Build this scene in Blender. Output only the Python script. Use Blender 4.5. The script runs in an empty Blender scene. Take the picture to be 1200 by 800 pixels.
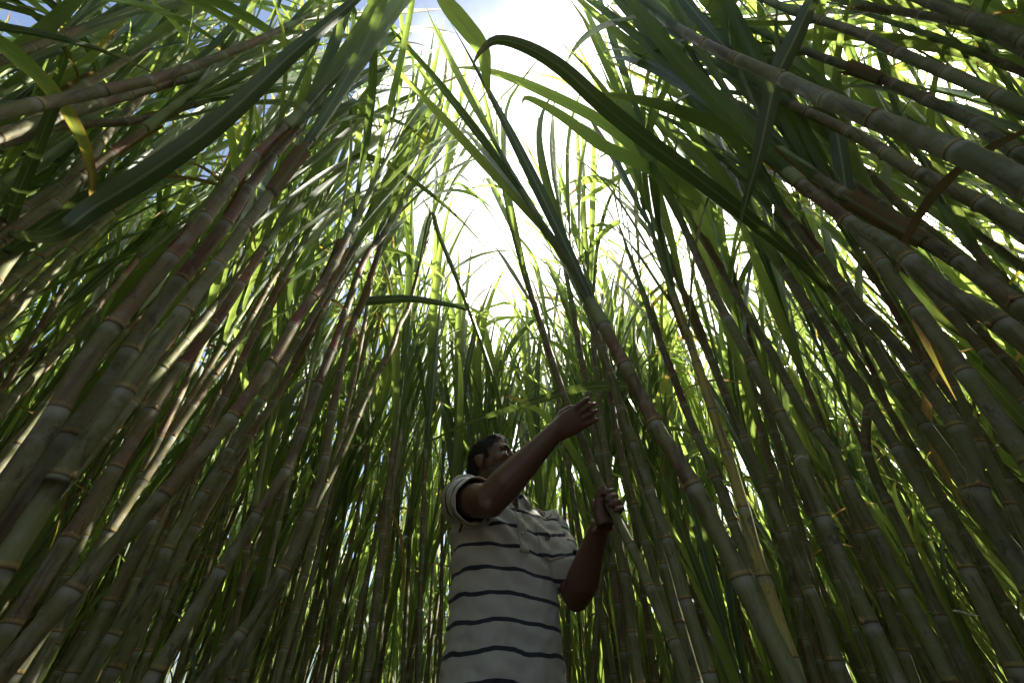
import bpy, bmesh, math, random
from mathutils import Vector, Matrix, Quaternion, noise

SC = bpy.context.scene
COL = SC.collection
R = math.radians

# ------------------------------------------------------------------ camera
CAM_H, PITCH, FPX = 0.75, R(42), 533.3
SP, CP = math.sin(PITCH), math.cos(PITCH)
cam_d = bpy.data.cameras.new('camera')
cam_d.sensor_width = 36.0
cam_d.lens = 16.0
cam_d.clip_start = 0.01
cam_d.clip_end = 2000
cam = bpy.data.objects.new('camera', cam_d)
cam.location = (0, 0, CAM_H)
cam.rotation_euler = (R(90) + PITCH, 0, 0)
COL.objects.link(cam)
SC.camera = cam
cam_d.dof.use_dof = True
cam_d.dof.focus_distance = 1.9
cam_d.dof.aperture_fstop = 9.0

CAMP = Vector((0, 0, CAM_H))


def ray(px, py):
    """direction through a spot of the photograph, one metre along the axis"""
    r, u = (px - 600) / FPX, (400 - py) / FPX
    return Vector((r, CP - u * SP, SP + u * CP))


def at(px, py, d):
    return CAMP + ray(px, py) * d


# ------------------------------------------------------------------ light
SUN_EL, SUN_AZ = R(42), R(64)
world = bpy.data.worlds.new('World')
SC.world = world
world.use_nodes = True
wt = world.node_tree
sky = wt.nodes.new('ShaderNodeTexSky')
sky.sky_type = 'NISHITA'
sky.sun_disc = False
sky.sun_elevation = SUN_EL
sky.sun_rotation = SUN_AZ
sky.altitude = 20
sky.air_density = 1.0
sky.dust_density = 5.0
sky.ozone_density = 1.5
bg = wt.nodes['Background']
bg.inputs[1].default_value = 0.10
# thin bright cloud drawn over the sunward half of the sky
tc = wt.nodes.new('ShaderNodeTexCoord')
dotn = wt.nodes.new('ShaderNodeVectorMath')
dotn.operation = 'DOT_PRODUCT'
wt.links.new(tc.outputs['Generated'], dotn.inputs[0])
_cd = ray(745, 290).normalized()
dotn.inputs[1].default_value = tuple(_cd)
nz = wt.nodes.new('ShaderNodeTexNoise')
nz.inputs['Scale'].default_value = 2.6
nz.inputs['Detail'].default_value = 7
wt.links.new(tc.outputs['Generated'], nz.inputs['Vector'])
ma = wt.nodes.new('ShaderNodeMath')
ma.operation = 'MULTIPLY_ADD'
ma.inputs[1].default_value = 0.35
wt.links.new(nz.outputs[0], ma.inputs[0])
wt.links.new(dotn.outputs['Value'], ma.inputs[2])
mr = wt.nodes.new('ShaderNodeMapRange')
mr.interpolation_type = 'SMOOTHSTEP'
mr.inputs[1].default_value = 0.99
mr.inputs[2].default_value = 1.15
mr.inputs[4].default_value = 0.92
wt.links.new(ma.outputs[0], mr.inputs[0])
mxw = wt.nodes.new('ShaderNodeMix')
mxw.data_type = 'RGBA'
wt.links.new(mr.outputs[0], mxw.inputs[0])
wt.links.new(sky.outputs[0], mxw.inputs[6])
mxw.inputs[7].default_value = (11.5, 11.3, 10.8, 1)
wt.links.new(mxw.outputs[2], bg.inputs[0])

sun_d = bpy.data.lights.new('sun', 'SUN')
sun_d.energy = 5.0
sun_d.angle = R(0.6)
sun_d.color = (1.0, 0.94, 0.82)
sun = bpy.data.objects.new('sun', sun_d)
sdir = Vector((math.sin(SUN_AZ) * math.cos(SUN_EL), math.cos(SUN_AZ) * math.cos(SUN_EL), math.sin(SUN_EL)))
sun.rotation_euler = (-sdir).to_track_quat('-Z', 'Y').to_euler()
sun.location = sdir * 30
COL.objects.link(sun)

vs = SC.view_settings
vs.view_transform = 'Standard'
vs.look = 'None'
vs.gamma = 1
vs.use_curve_mapping = False
vs.exposure = 1.88
cy = SC.cycles
cy.max_bounces = 7
cy.diffuse_bounces = 4
cy.glossy_bounces = 2
cy.transmission_bounces = 4
cy.transparent_max_bounces = 4
cy.use_denoising = True
cy.use_adaptive_sampling = True
cy.adaptive_threshold = 0.02
cy.sample_clamp_indirect = 6


# ------------------------------------------------------------------ materials
def new_mat(name):
    m = bpy.data.materials.new(name)
    m.use_nodes = True
    nt = m.node_tree
    return m, nt, nt.nodes['Principled BSDF']


class NT:
    """tiny helper round a node tree"""

    def __init__(self, nt):
        self.nt = nt

    def n(self, t, **kw):
        x = self.nt.nodes.new(t)
        for k, v in kw.items():
            setattr(x, k, v)
        return x

    def link(self, a, b):
        self.nt.links.new(a, b)

    def val(self, sock, v):
        if hasattr(v, 'is_output') or isinstance(v, bpy.types.NodeSocket):
            self.link(v, sock)
        else:
            sock.default_value = v

    def math(self, op, a, b=0.0, c=0.0, clamp=False):
        x = self.n('ShaderNodeMath', operation=op)
        x.use_clamp = clamp
        self.val(x.inputs[0], a)
        self.val(x.inputs[1], b)
        self.val(x.inputs[2], c)
        return x.outputs[0]

    def mix(self, f, a, b, blend='MIX'):
        x = self.n('ShaderNodeMix', data_type='RGBA', blend_type=blend)
        self.val(x.inputs[0], f)
        self.val(x.inputs[6], a if not isinstance(a, tuple) else (*a, 1))
        self.val(x.inputs[7], b if not isinstance(b, tuple) else (*b, 1))
        return x.outputs[2]

    def rng(self, v, a, b, c=0.0, d=1.0):
        x = self.n('ShaderNodeMapRange')
        x.interpolation_type = 'SMOOTHSTEP'
        self.val(x.inputs[0], v)
        x.inputs[1].default_value = a
        x.inputs[2].default_value = b
        x.inputs[3].default_value = c
        x.inputs[4].default_value = d
        return x.outputs[0]

    def noise(self, vec, scale, detail=3.0, rough=0.55):
        x = self.n('ShaderNodeTexNoise')
        if vec is not None:
            self.link(vec, x.inputs['Vector'])
        x.inputs['Scale'].default_value = scale
        x.inputs['Detail'].default_value = detail
        x.inputs['Roughness'].default_value = rough
        return x.outputs[0]

    def scaled(self, vec, s):
        x = self.n('ShaderNodeMapping')
        x.inputs['Scale'].default_value = s
        self.link(vec, x.inputs['Vector'])
        return x.outputs[0]

    def attr(self, name):
        a = self.n('ShaderNodeAttribute', attribute_name=name)
        s = self.n('ShaderNodeSeparateColor')
        self.link(a.outputs['Color'], s.inputs[0])
        return s.outputs[0], s.outputs[1], s.outputs[2], a.outputs['Alpha']

    def bump(self, h, strength, dist, bsdf):
        b = self.n('ShaderNodeBump')
        b.inputs['Strength'].default_value = strength
        b.inputs['Distance'].default_value = dist
        self.link(h, b.inputs['Height'])
        self.link(b.outputs[0], bsdf.inputs['Normal'])


def cane_material():
    m, nt, bs = new_mat('cane_rind')
    k = NT(nt)
    t, red, sheath, rnd = k.attr('pig')
    co = k.n('ShaderNodeTexCoord').outputs['Object']
    streak = k.noise(k.scaled(co, (90, 90, 5)), 1.0, 4)
    blot = k.noise(co, 22.0, 5, 0.65)
    fine = k.noise(k.scaled(co, (260, 260, 40)), 1.0, 3)
    info = k.n('ShaderNodeObjectInfo').outputs['Random']
    olive = k.mix(info, (0.145, 0.156, 0.049), (0.102, 0.114, 0.053))
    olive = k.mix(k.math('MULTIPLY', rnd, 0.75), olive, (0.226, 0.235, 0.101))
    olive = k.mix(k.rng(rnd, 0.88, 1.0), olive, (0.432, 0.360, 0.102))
    purple = k.mix(rnd, (0.242, 0.083, 0.058), (0.175, 0.059, 0.059))
    # the flush of red is strongest low in an internode, just over the ring
    rr = k.math('MULTIPLY', red, k.rng(t, 1.15, 0.0, 0.35, 1.25))
    rr = k.math('ADD', rr, k.math('MULTIPLY', k.math('SUBTRACT', streak, 0.5), 0.7))
    rr = k.math('MAXIMUM', k.math('MINIMUM', rr, 1.0), 0.0)
    c = k.mix(rr, olive, purple)
    c = k.mix(k.math('MULTIPLY', k.rng(blot, 0.48, 0.64), 0.6), c, (0.271, 0.252, 0.194))      # patchy wax bloom
    c = k.mix(k.math('MULTIPLY', k.rng(streak, 0.52, 0.66), 0.55), c, (0.058, 0.049, 0.034))
    c = k.mix(k.math('MULTIPLY', k.rng(fine, 0.62, 0.72), 0.5), c, (0.049, 0.038, 0.030))      # specks
    mould = k.noise(k.scaled(co, (1, 1, 0.45)), 34.0, 6, 0.7)
    c = k.mix(k.math('MULTIPLY', k.rng(mould, 0.58, 0.66), 0.65), c, (0.034, 0.029, 0.022))
    wax = k.math('MULTIPLY', k.rng(t, 0.86, 0.97), k.rng(blot, 0.2, 0.62, 0.45, 0.95))
    c = k.mix(k.math('MULTIPLY', wax, 0.75), c, (0.329, 0.334, 0.281))
    ring = k.rng(t, 0.066, 0.045)
    c = k.mix(k.math('MULTIPLY', k.math('MULTIPLY', ring, k.rng(blot, 0.3, 0.6, 0.25, 1.0)), k.rng(rnd, 0.0, 0.6, 0.25, 0.75)), c, k.mix(streak, (0.521, 0.396, 0.125), (0.295, 0.193, 0.079)))
    scar = k.rng(t, 0.030, 0.006)
    c = k.mix(k.math('MULTIPLY', scar, 0.8), c, (0.067, 0.044, 0.030))
    shc = k.mix(streak, (0.194, 0.260, 0.097), (0.290, 0.329, 0.185))
    shc = k.mix(k.rng(blot, 0.62, 0.8), shc, (0.320, 0.233, 0.115))
    c = k.mix(sheath, c, shc)
    k.link(c, bs.inputs['Base Color'])
    k.link(k.rng(blot, 0.3, 0.7, 0.42, 0.72), bs.inputs['Roughness'])
    bs.inputs['Specular IOR Level'].default_value = 0.28
    k.bump(k.math('ADD', streak, k.math('MULTIPLY', fine, 0.5)), 0.25, 0.002, bs)
    return m


def leaf_material(name, dry):
    m, nt, bs = new_mat(name)
    k = NT(nt)
    u, v, rnd, dryness = k.attr('pig')
    co = k.n('ShaderNodeTexCoord').outputs['Object']
    blot = k.noise(co, 6.0, 4, 0.6)
    vein = k.n('ShaderNodeTexWave', wave_type='BANDS', bands_direction='X')
    comb = k.n('ShaderNodeCombineXYZ')
    k.link(k.math('MULTIPLY', u, 1.0), comb.inputs[0])
    k.link(comb.outputs[0], vein.inputs['Vector'])
    vein.inputs['Scale'].default_value = 5.5
    vein.inputs['Distortion'].default_value = 0.0
    vf = vein.outputs['Fac']
    mid = k.rng(k.math('ABSOLUTE', k.math('SUBTRACT', u, 0.5)), 0.075, 0.035)
    if not dry:
        g = k.mix(rnd, (0.052, 0.096, 0.050), (0.092, 0.136, 0.076))
        g = k.mix(k.math('MULTIPLY', vf, 0.35), g, (0.045, 0.072, 0.030))
        tr = k.mix(rnd, (0.28, 0.44, 0.075), (0.42, 0.54, 0.11))
        tr = k.mix(k.math('MULTIPLY', vf, 0.3), tr, (0.22, 0.29, 0.05))
    else:
        g = k.mix(rnd, (0.30, 0.22, 0.11), (0.20, 0.12, 0.06))
        g = k.mix(k.math('MULTIPLY', vf, 0.4), g, (0.12, 0.08, 0.04))
        tr = k.mix(rnd, (0.42, 0.28, 0.10), (0.28, 0.15, 0.05))
    # drying tips and margins
    edge = k.math('MULTIPLY', k.math('ABSOLUTE', k.math('SUBTRACT', u, 0.5)), 2.0)
    tip = k.math('ADD', k.math('MULTIPLY', v, 1.0), k.math('MULTIPLY', edge, 0.12))
    tip = k.math('ADD', tip, k.math('MULTIPLY', k.math('SUBTRACT', blot, 0.5), 0.5))
    tip = k.math('ADD', tip, k.math('MULTIPLY', k.math('SUBTRACT', dryness, 0.5), 0.7))
    yel = k.rng(tip, 0.88, 1.0)
    brn = k.rng(tip, 1.0, 1.12)
    g = k.mix(yel, g, (0.24, 0.23, 0.06))
    g = k.mix(brn, g, (0.22, 0.10, 0.04))
    tr = k.mix(yel, tr, (0.46, 0.42, 0.06))
    tr = k.mix(brn, tr, (0.32, 0.17, 0.06))
    g = k.mix(k.math('MULTIPLY', mid, 0.75), g, (0.30, 0.36, 0.20))
    tr = k.mix(k.math('MULTIPLY', mid, 0.6), tr, (0.20, 0.26, 0.08))
    k.link(g, bs.inputs['Base Color'])
    bs.inputs['Roughness'].default_value = 0.36 if not dry else 0.7
    bs.inputs['Specular IOR Level'].default_value = 0.6 if not dry else 0.2
    k.bump(vf, 0.3, 0.001, bs)
    ts = k.n('ShaderNodeBsdfTranslucent')
    k.link(tr, ts.inputs['Color'])
    mx = k.n('ShaderNodeMixShader')
    k.link(k.rng(rnd, 0.0, 0.45, 0.12, 0.58), mx.inputs[0])
    out = nt.nodes['Material Output']
    k.link(bs.outputs[0], mx.inputs[1])
    k.link(ts.outputs[0], mx.inputs[2])
    k.link(mx.outputs[0], out.inputs['Surface'])
    return m


def soil_material():
    m, nt, bs = new_mat('soil')
    k = NT(nt)
    co = k.n('ShaderNodeTexCoord').outputs['Object']
    a = k.noise(co, 3.0, 8, 0.65)
    b = k.noise(co, 40.0, 5, 0.7)
    c = k.mix(k.rng(a, 0.35, 0.65), (0.06, 0.04, 0.025), (0.11, 0.075, 0.05))
    c = k.mix(k.rng(b, 0.52, 0.66), c, (0.17, 0.13, 0.08))
    k.link(c, bs.inputs['Base Color'])
    bs.inputs['Roughness'].default_value = 0.95
    k.bump(b, 0.6, 0.03, bs)
    return m


M_CANE = cane_material()
M_LEAF = leaf_material('cane_leaf', False)
M_DRY = leaf_material('dry_cane_leaf', True)
M_SOIL = soil_material()


# ------------------------------------------------------------------ mesh store
class MB:
    def __init__(self):
        self.v, self.f, self.a = [], [], []

    def grid(self, rows, closed, attrs):
        """rows: list of equal-length vertex lists; attrs the matching (r,g,b,a)"""
        o = len(self.v)
        n = len(rows[0])
        for row, ar in zip(rows, attrs):
            self.v.extend(row)
            self.a.extend(ar)
        for i in range(len(rows) - 1):
            p, q = o + i * n, o + (i + 1) * n
            for j in range(n if closed else n - 1):
                j2 = (j + 1) % n
                self.f.append((p + j, p + j2, q + j2, q + j))

    def cap(self, ring_start, n, flip=False):
        idx = list(range(ring_start, ring_start + n))
        self.f.append(tuple(reversed(idx)) if flip else tuple(idx))

    def add(self, other, mat):
        o = len(self.v)
        self.v.extend([mat @ p for p in other.v])
        self.f.extend([tuple(i + o for i in f) for f in other.f])
        self.a.extend(other.a)

    def mesh(self, name, mat, smooth=True):
        me = bpy.data.meshes.new(name)
        me.from_pydata([tuple(p) for p in self.v], [], self.f)
        if self.a:
            at_ = me.attributes.new('pig', 'FLOAT_COLOR', 'POINT')
            flat = [c for q in self.a for c in q]
            at_.data.foreach_set('color', flat)
        if smooth:
            me.polygons.foreach_set('use_smooth', [True] * len(me.polygons))
        me.materials.append(mat)
        me.update()
        return me


def link(name, me, parent=None):
    o = bpy.data.objects.new(name, me)
    COL.objects.link(o)
    if parent is not None:
        o.parent = parent
    return o


def tag(o, label=None, cat=None, group=None, kind=None):
    for a, b in (('label', label), ('category', cat), ('group', group), ('kind', kind)):
        if b:
            o[a] = b
    return o


def empty(name, loc, rz=0.0):
    o = bpy.data.objects.new(name, None)
    o.empty_display_size = 0.1
    o.location = loc
    o.rotation_euler = (0, 0, rz)
    COL.objects.link(o)
    return o


# ------------------------------------------------------------------ curves
def catmull(pts, per=6):
    P = [2 * pts[0] - pts[1]] + list(pts) + [2 * pts[-1] - pts[-2]]
    out = []
    for i in range(1, len(P) - 2):
        for k in range(per):
            t = k / per
            a, b, c, d = P[i - 1], P[i], P[i + 1], P[i + 2]
            out.append(0.5 * ((2 * b) + (c - a) * t + (2 * a - 5 * b + 4 * c - d) * t * t + (3 * b - a - 3 * c + d) * t ** 3))
    out.append(pts[-1])
    return out


class Path:
    def __init__(self, pts):
        self.p = pts
        self.s = [0.0]
        for a, b in zip(pts, pts[1:]):
            self.s.append(self.s[-1] + (b - a).length)
        self.L = self.s[-1]
        self.i = 0

    def at(self, s):
        s = max(0.0, min(self.L, s))
        i = 0
        lo, hi = 0, len(self.s) - 2
        while lo < hi:
            m = (lo + hi + 1) // 2
            if self.s[m] <= s:
                lo = m
            else:
                hi = m - 1
        i = lo
        d = self.s[i + 1] - self.s[i]
        t = (s - self.s[i]) / d if d > 1e-9 else 0
        return self.p[i].lerp(self.p[i + 1], t)

    def tan(self, s):
        a, b = self.at(s - 0.03), self.at(s + 0.03)
        return (b - a).normalized()


def frame(t, ref=None):
    ref = ref or Vector((1, 0, 0))
    x = ref - t * ref.dot(t)
    if x.length < 1e-4:
        x = Vector((0, 1, 0)) - t * t.y
    x.normalize()
    return x, t.cross(x)


# ------------------------------------------------------------------ sugarcane pieces
def stalk_mb(path, rad, bare, rng, sides=10, redness=1.0, fade=5.5, first=0.05, pitch=(0.11, 0.17), yellow=0.0):
    """a jointed cane along the path: bare rind up to `bare`, wrapped by leaf sheaths above"""
    mb = MB()
    nodes = [0.0]
    s = first
    while s < path.L - 0.02:
        nodes.append(s)
        s += rng.uniform(*pitch) * (0.75 if s > bare else 1.0)
    nodes.append(path.L)
    rows, attrs = [], []
    kink = Vector((0, 0, 0))
    for i in range(len(nodes) - 1):
        a, b = nodes[i], nodes[i + 1]
        ln = b - a
        sh = 1.0 if a > bare - 0.02 else 0.0
        below = (bare - a) / 0.14                     # internodes below the lowest sheath
        red = redness * max(0.0, min(1.0, 1.15 - below / fade)) * rng.uniform(0.35, 1.25)
        if below < 1:
            red *= 0.6
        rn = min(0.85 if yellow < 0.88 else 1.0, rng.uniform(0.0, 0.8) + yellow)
        taper = 1.0 - 0.28 * (a / path.L) ** 1.5
        kink2 = Vector((rng.uniform(-1, 1), rng.uniform(-1, 1), 0)) * rad * 0.12
        if sh:
            prof = [(0.0, 1.05), (0.06, 1.12), (0.5, 1.08), (0.995, 1.0)]
        else:
            swell = rng.uniform(1.01, 1.07)
            prof = [(0.0, swell), (0.055, swell + 0.01), (0.105, 1.01), (0.18, 0.97), (0.5, 0.955), (0.83, 0.985), (0.93, 1.02), (0.995, swell - 0.03)]
        for t, q in prof:
            s = a + ln * t
            c = path.at(s) + kink.lerp(kink2, t)
            tn = path.tan(s)
            x, y = frame(tn)
            r = rad * taper * q
            if sh:
                r *= max(0.35, 1.12 - 0.75 * (s - bare) / max(0.2, path.L - bare))
            row = [c + (x * math.cos(j * 2 * math.pi / sides) + y * math.sin(j * 2 * math.pi / sides)) * r for j in range(sides)]
            rows.append(row)
            attrs.append([(t, red, sh, rn)] * sides)
        kink = kink2
    mb.grid(rows, True, attrs)
    mb.cap(len(mb.v) - sides, sides)
    mb.cap(0, sides, True)
    if sides > 12:
        add_buds(mb, path, rad, first, bare, rng, nodes[1:-1])
    return mb


def add_buds(mb, path, rad, first, bare, rng, nodes):
    """the small pointed bud that sits on every joint, alternately left and right"""
    a0 = rng.uniform(0, 6.28)
    for i, s in enumerate(nodes):
        if s > bare:
            break
        a = a0 + i * math.pi + rng.uniform(-.2, .2)
        x, y = frame(path.tan(s))
        o = x * math.cos(a) + y * math.sin(a)
        t = path.tan(s)
        sd = t.cross(o)
        r = rad * (1.0 - 0.28 * (s / path.L) ** 1.5)
        c = path.at(s) + o * r * 1.0
        rows = []
        for k_, (h, w, d) in enumerate(((0.0, .10, .0), (.12, .30, .16), (.35, .34, .20), (.6, .2, .14), (.8, .03, .05))):
            cc = c + t * (h * rad)
            rows.append([cc + sd * (w * rad * math.cos(q)) + o * (d * rad * max(-.6, math.sin(q))) for q in [j * math.pi / 3 for j in range(6)]])
        mb.grid(rows, True, [[(0.04, 0.5, 0.0, 0.9)] * 6] * 5)


def sheath_mb(mb, path, s, rad, rng):
    """a dead papery sheath still clasping the cane above a joint"""
    ln = rng.uniform(.14, .26)
    a0, span = rng.uniform(0, 6.28), R(rng.uniform(150, 250))
    rows, attrs = [], []
    for i in range(8):
        t = i / 7
        c, tn = path.at(s + ln * t), path.tan(s + ln * t)
        x, y = frame(tn)
        row, ar = [], []
        for j in range(11):
            u = j / 10
            a = a0 + (u - .5) * span * (1 - .35 * t)
            r = rad * (1.14 + .55 * t * t * rng.uniform(.7, 1.3) * (.4 + 1.2 * abs(u - .5)))
            cc = c + (tn * rng.uniform(-.03, .012) if i == 7 else Vector((0, 0, 0)))
            row.append(cc + (x * math.cos(a) + y * math.sin(a)) * r)
            ar.append((u, .3, 0.3, .5))
        rows.append(row)
        attrs.append(ar)
    mb.grid(rows, False, attrs)
    return mb


def blade(mb, pts, widths, normals, rnd, dry, fold=0.16, across=None, v0=0.0):
    """a long leaf: midrib line, V-shaped section"""
    n = len(pts)
    rows, attrs = [], []
    for i in range(n):
        a, b = pts[max(0, i - 1)], pts[min(n - 1, i + 1)]
        t = (b - a).normalized()
        nn = normals[i]
        side = t.cross(nn)
        if side.length < 1e-4:
            side = t.cross(Vector((0.3, 0.7, 0.2)))
        side.normalize()
        up = side.cross(t)
        w = widths[i] * 0.5
        v = v0 + (1 - v0) * i / (n - 1)
        wav = 0.06 * math.sin(i * 1.9 + rnd * 40) * w
        rows.append([pts[i] - side * w + up * (w * fold * 2 + wav), pts[i] - side * w * 0.45 + up * w * fold * 0.7, pts[i],
                     pts[i] + side * w * 0.45 + up * w * fold * 0.7, pts[i] + side * w + up * (w * fold * 2 - wav)])
        attrs.append([(u, v, rnd, dry) for u in (0.0, 0.3, 0.5, 0.7, 1.0)])
    mb.grid(rows, False, attrs)


def width_at(t, wmax):
    """cane blade outline: narrow at the collar, widest at a third, long fine tip"""
    a = 0.45 + 0.55 * min(1.0, t / 0.30)
    b = 1.0 if t < 0.42 else max(0.0, 1 - ((t - 0.42) / 0.58) ** 1.7)
    return max(0.0012, wmax * a * b)


def leaf(mb, base, az, th0, bend, length, wmax, rng, kink=0.0, dry=0.4, seg=15, power=1.6, axis=None):
    """grow a leaf from base; th0 the angle from the cane, bend how far it turns over"""
    p = base.copy()
    pts, nrm, wd = [], [], []
    drift = rng.uniform(-0.5, 0.5)
    tw = rng.uniform(-1.3, 1.3)
    kp = rng.uniform(0.45, 0.75)
    q = Vector((0, 0, 1)).rotation_difference(axis) if axis else None
    for i in range(seg + 1):
        t = i / seg
        th = th0 + bend * t ** power
        if kink and t > kp:
            th += kink * min(1.0, (t - kp) / 0.09)
        a = az + drift * t
        d = Vector((math.sin(th) * math.cos(a), math.sin(th) * math.sin(a), math.cos(th)))
        nn = Vector((-math.cos(th) * math.cos(a), -math.cos(th) * math.sin(a), math.sin(th)))
        nn = Quaternion(d, tw * t * t) @ nn
        if q:
            d, nn = q @ d, q @ nn
        if i:
            p = p + d * (length / seg)
        pts.append(p.copy())
        nrm.append(nn)
        wd.append(width_at(t, wmax))
    blade(mb, pts, wd, nrm, rng.random(), dry)


def foliage_mb(path, bare, rng, n=11, rad=0.017, reach=1.35, upright=1.0, straight=1.0, wide=(0.030, 0.050)):
    """all green leaves of one cane, set alternately up the sheathed top"""
    mb = MB()
    az0 = rng.uniform(0, 6.28)
    top = path.L
    for i in range(n):
        f = i / (n - 1)
        s = bare - 0.06 + (top - bare + 0.04) * f
        base = path.at(s)
        ax = path.tan(min(s, top - 0.04))
        az = az0 + (i % 2) * math.pi + rng.gauss(0, 0.5)
        base = base + Vector((math.cos(az), math.sin(az), 0)) * rad * 0.6
        young = f ** 1.2
        th0 = R(rng.uniform(8, 20)) * (1 - 0.70 * young)
        bend = R(rng.choice([rng.uniform(12, 45), rng.uniform(25, 80), rng.uniform(75, 150)])) * (1 - 0.55 * young * upright) * straight
        L = reach * rng.uniform(0.78, 1.15) * (0.8 + 0.35 * math.sin(math.pi * min(1, f * 1.1)))
        kink = R(rng.uniform(50, 100)) if rng.random() < 0.09 else 0.0
        leaf(mb, base, az, th0, bend, L, rng.uniform(*wide), rng, kink, dry=rng.uniform(0.15, 0.75), power=rng.uniform(2.2, 4.0), axis=ax)
    return mb


def dry_mb(path, bare, rng, n=1):
    mb = MB()
    for i in range(n):
        s = bare - rng.uniform(0.05, 0.55)
        az = rng.uniform(0, 6.28)
        leaf(mb, path.at(s) + Vector((math.cos(az), math.sin(az), 0)) * 0.016, az, R(rng.uniform(8, 30)), R(rng.uniform(140, 170)), rng.uniform(0.4, 0.75),
             rng.uniform(0.014, 0.024), rng, dry=0.6, seg=11, power=0.6)
    return mb


# ------------------------------------------------------------------ the open strip of sky over the gap between the rows
GAP = [(515, -60), (655, -60), (675, 100), (745, 160), (800, 200), (805, 285), (700, 292), (570, 285), (545, 150)]


def in_gap(p):
    q = p - CAMP
    d = q.y * CP + q.z * SP
    if d < 0.05:
        return False
    x, y = 600 + q.x / d * FPX, 400 - (-q.y * SP + q.z * CP) / d * FPX
    c = False
    for (x1, y1), (x2, y2) in zip(GAP, GAP[1:] + GAP[:1]):
        if (y1 > y) != (y2 > y) and x < (x2 - x1) * (y - y1) / (y2 - y1) + x1:
            c = not c
    return c


def gap_share(verts, m):
    v = verts[2::15]
    return sum(in_gap(m @ p) for p in v) / max(1, len(v))


# ------------------------------------------------------------------ ground
bm = bmesh.new()
bmesh.ops.create_grid(bm, x_segments=60, y_segments=60, size=300)
gm = bpy.data.meshes.new('ground')
bm.to_mesh(gm)
bm.free()
gm.materials.append(M_SOIL)
tag(link('ground', gm), 'bare brown soil of the cane field', kind='structure')
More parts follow.
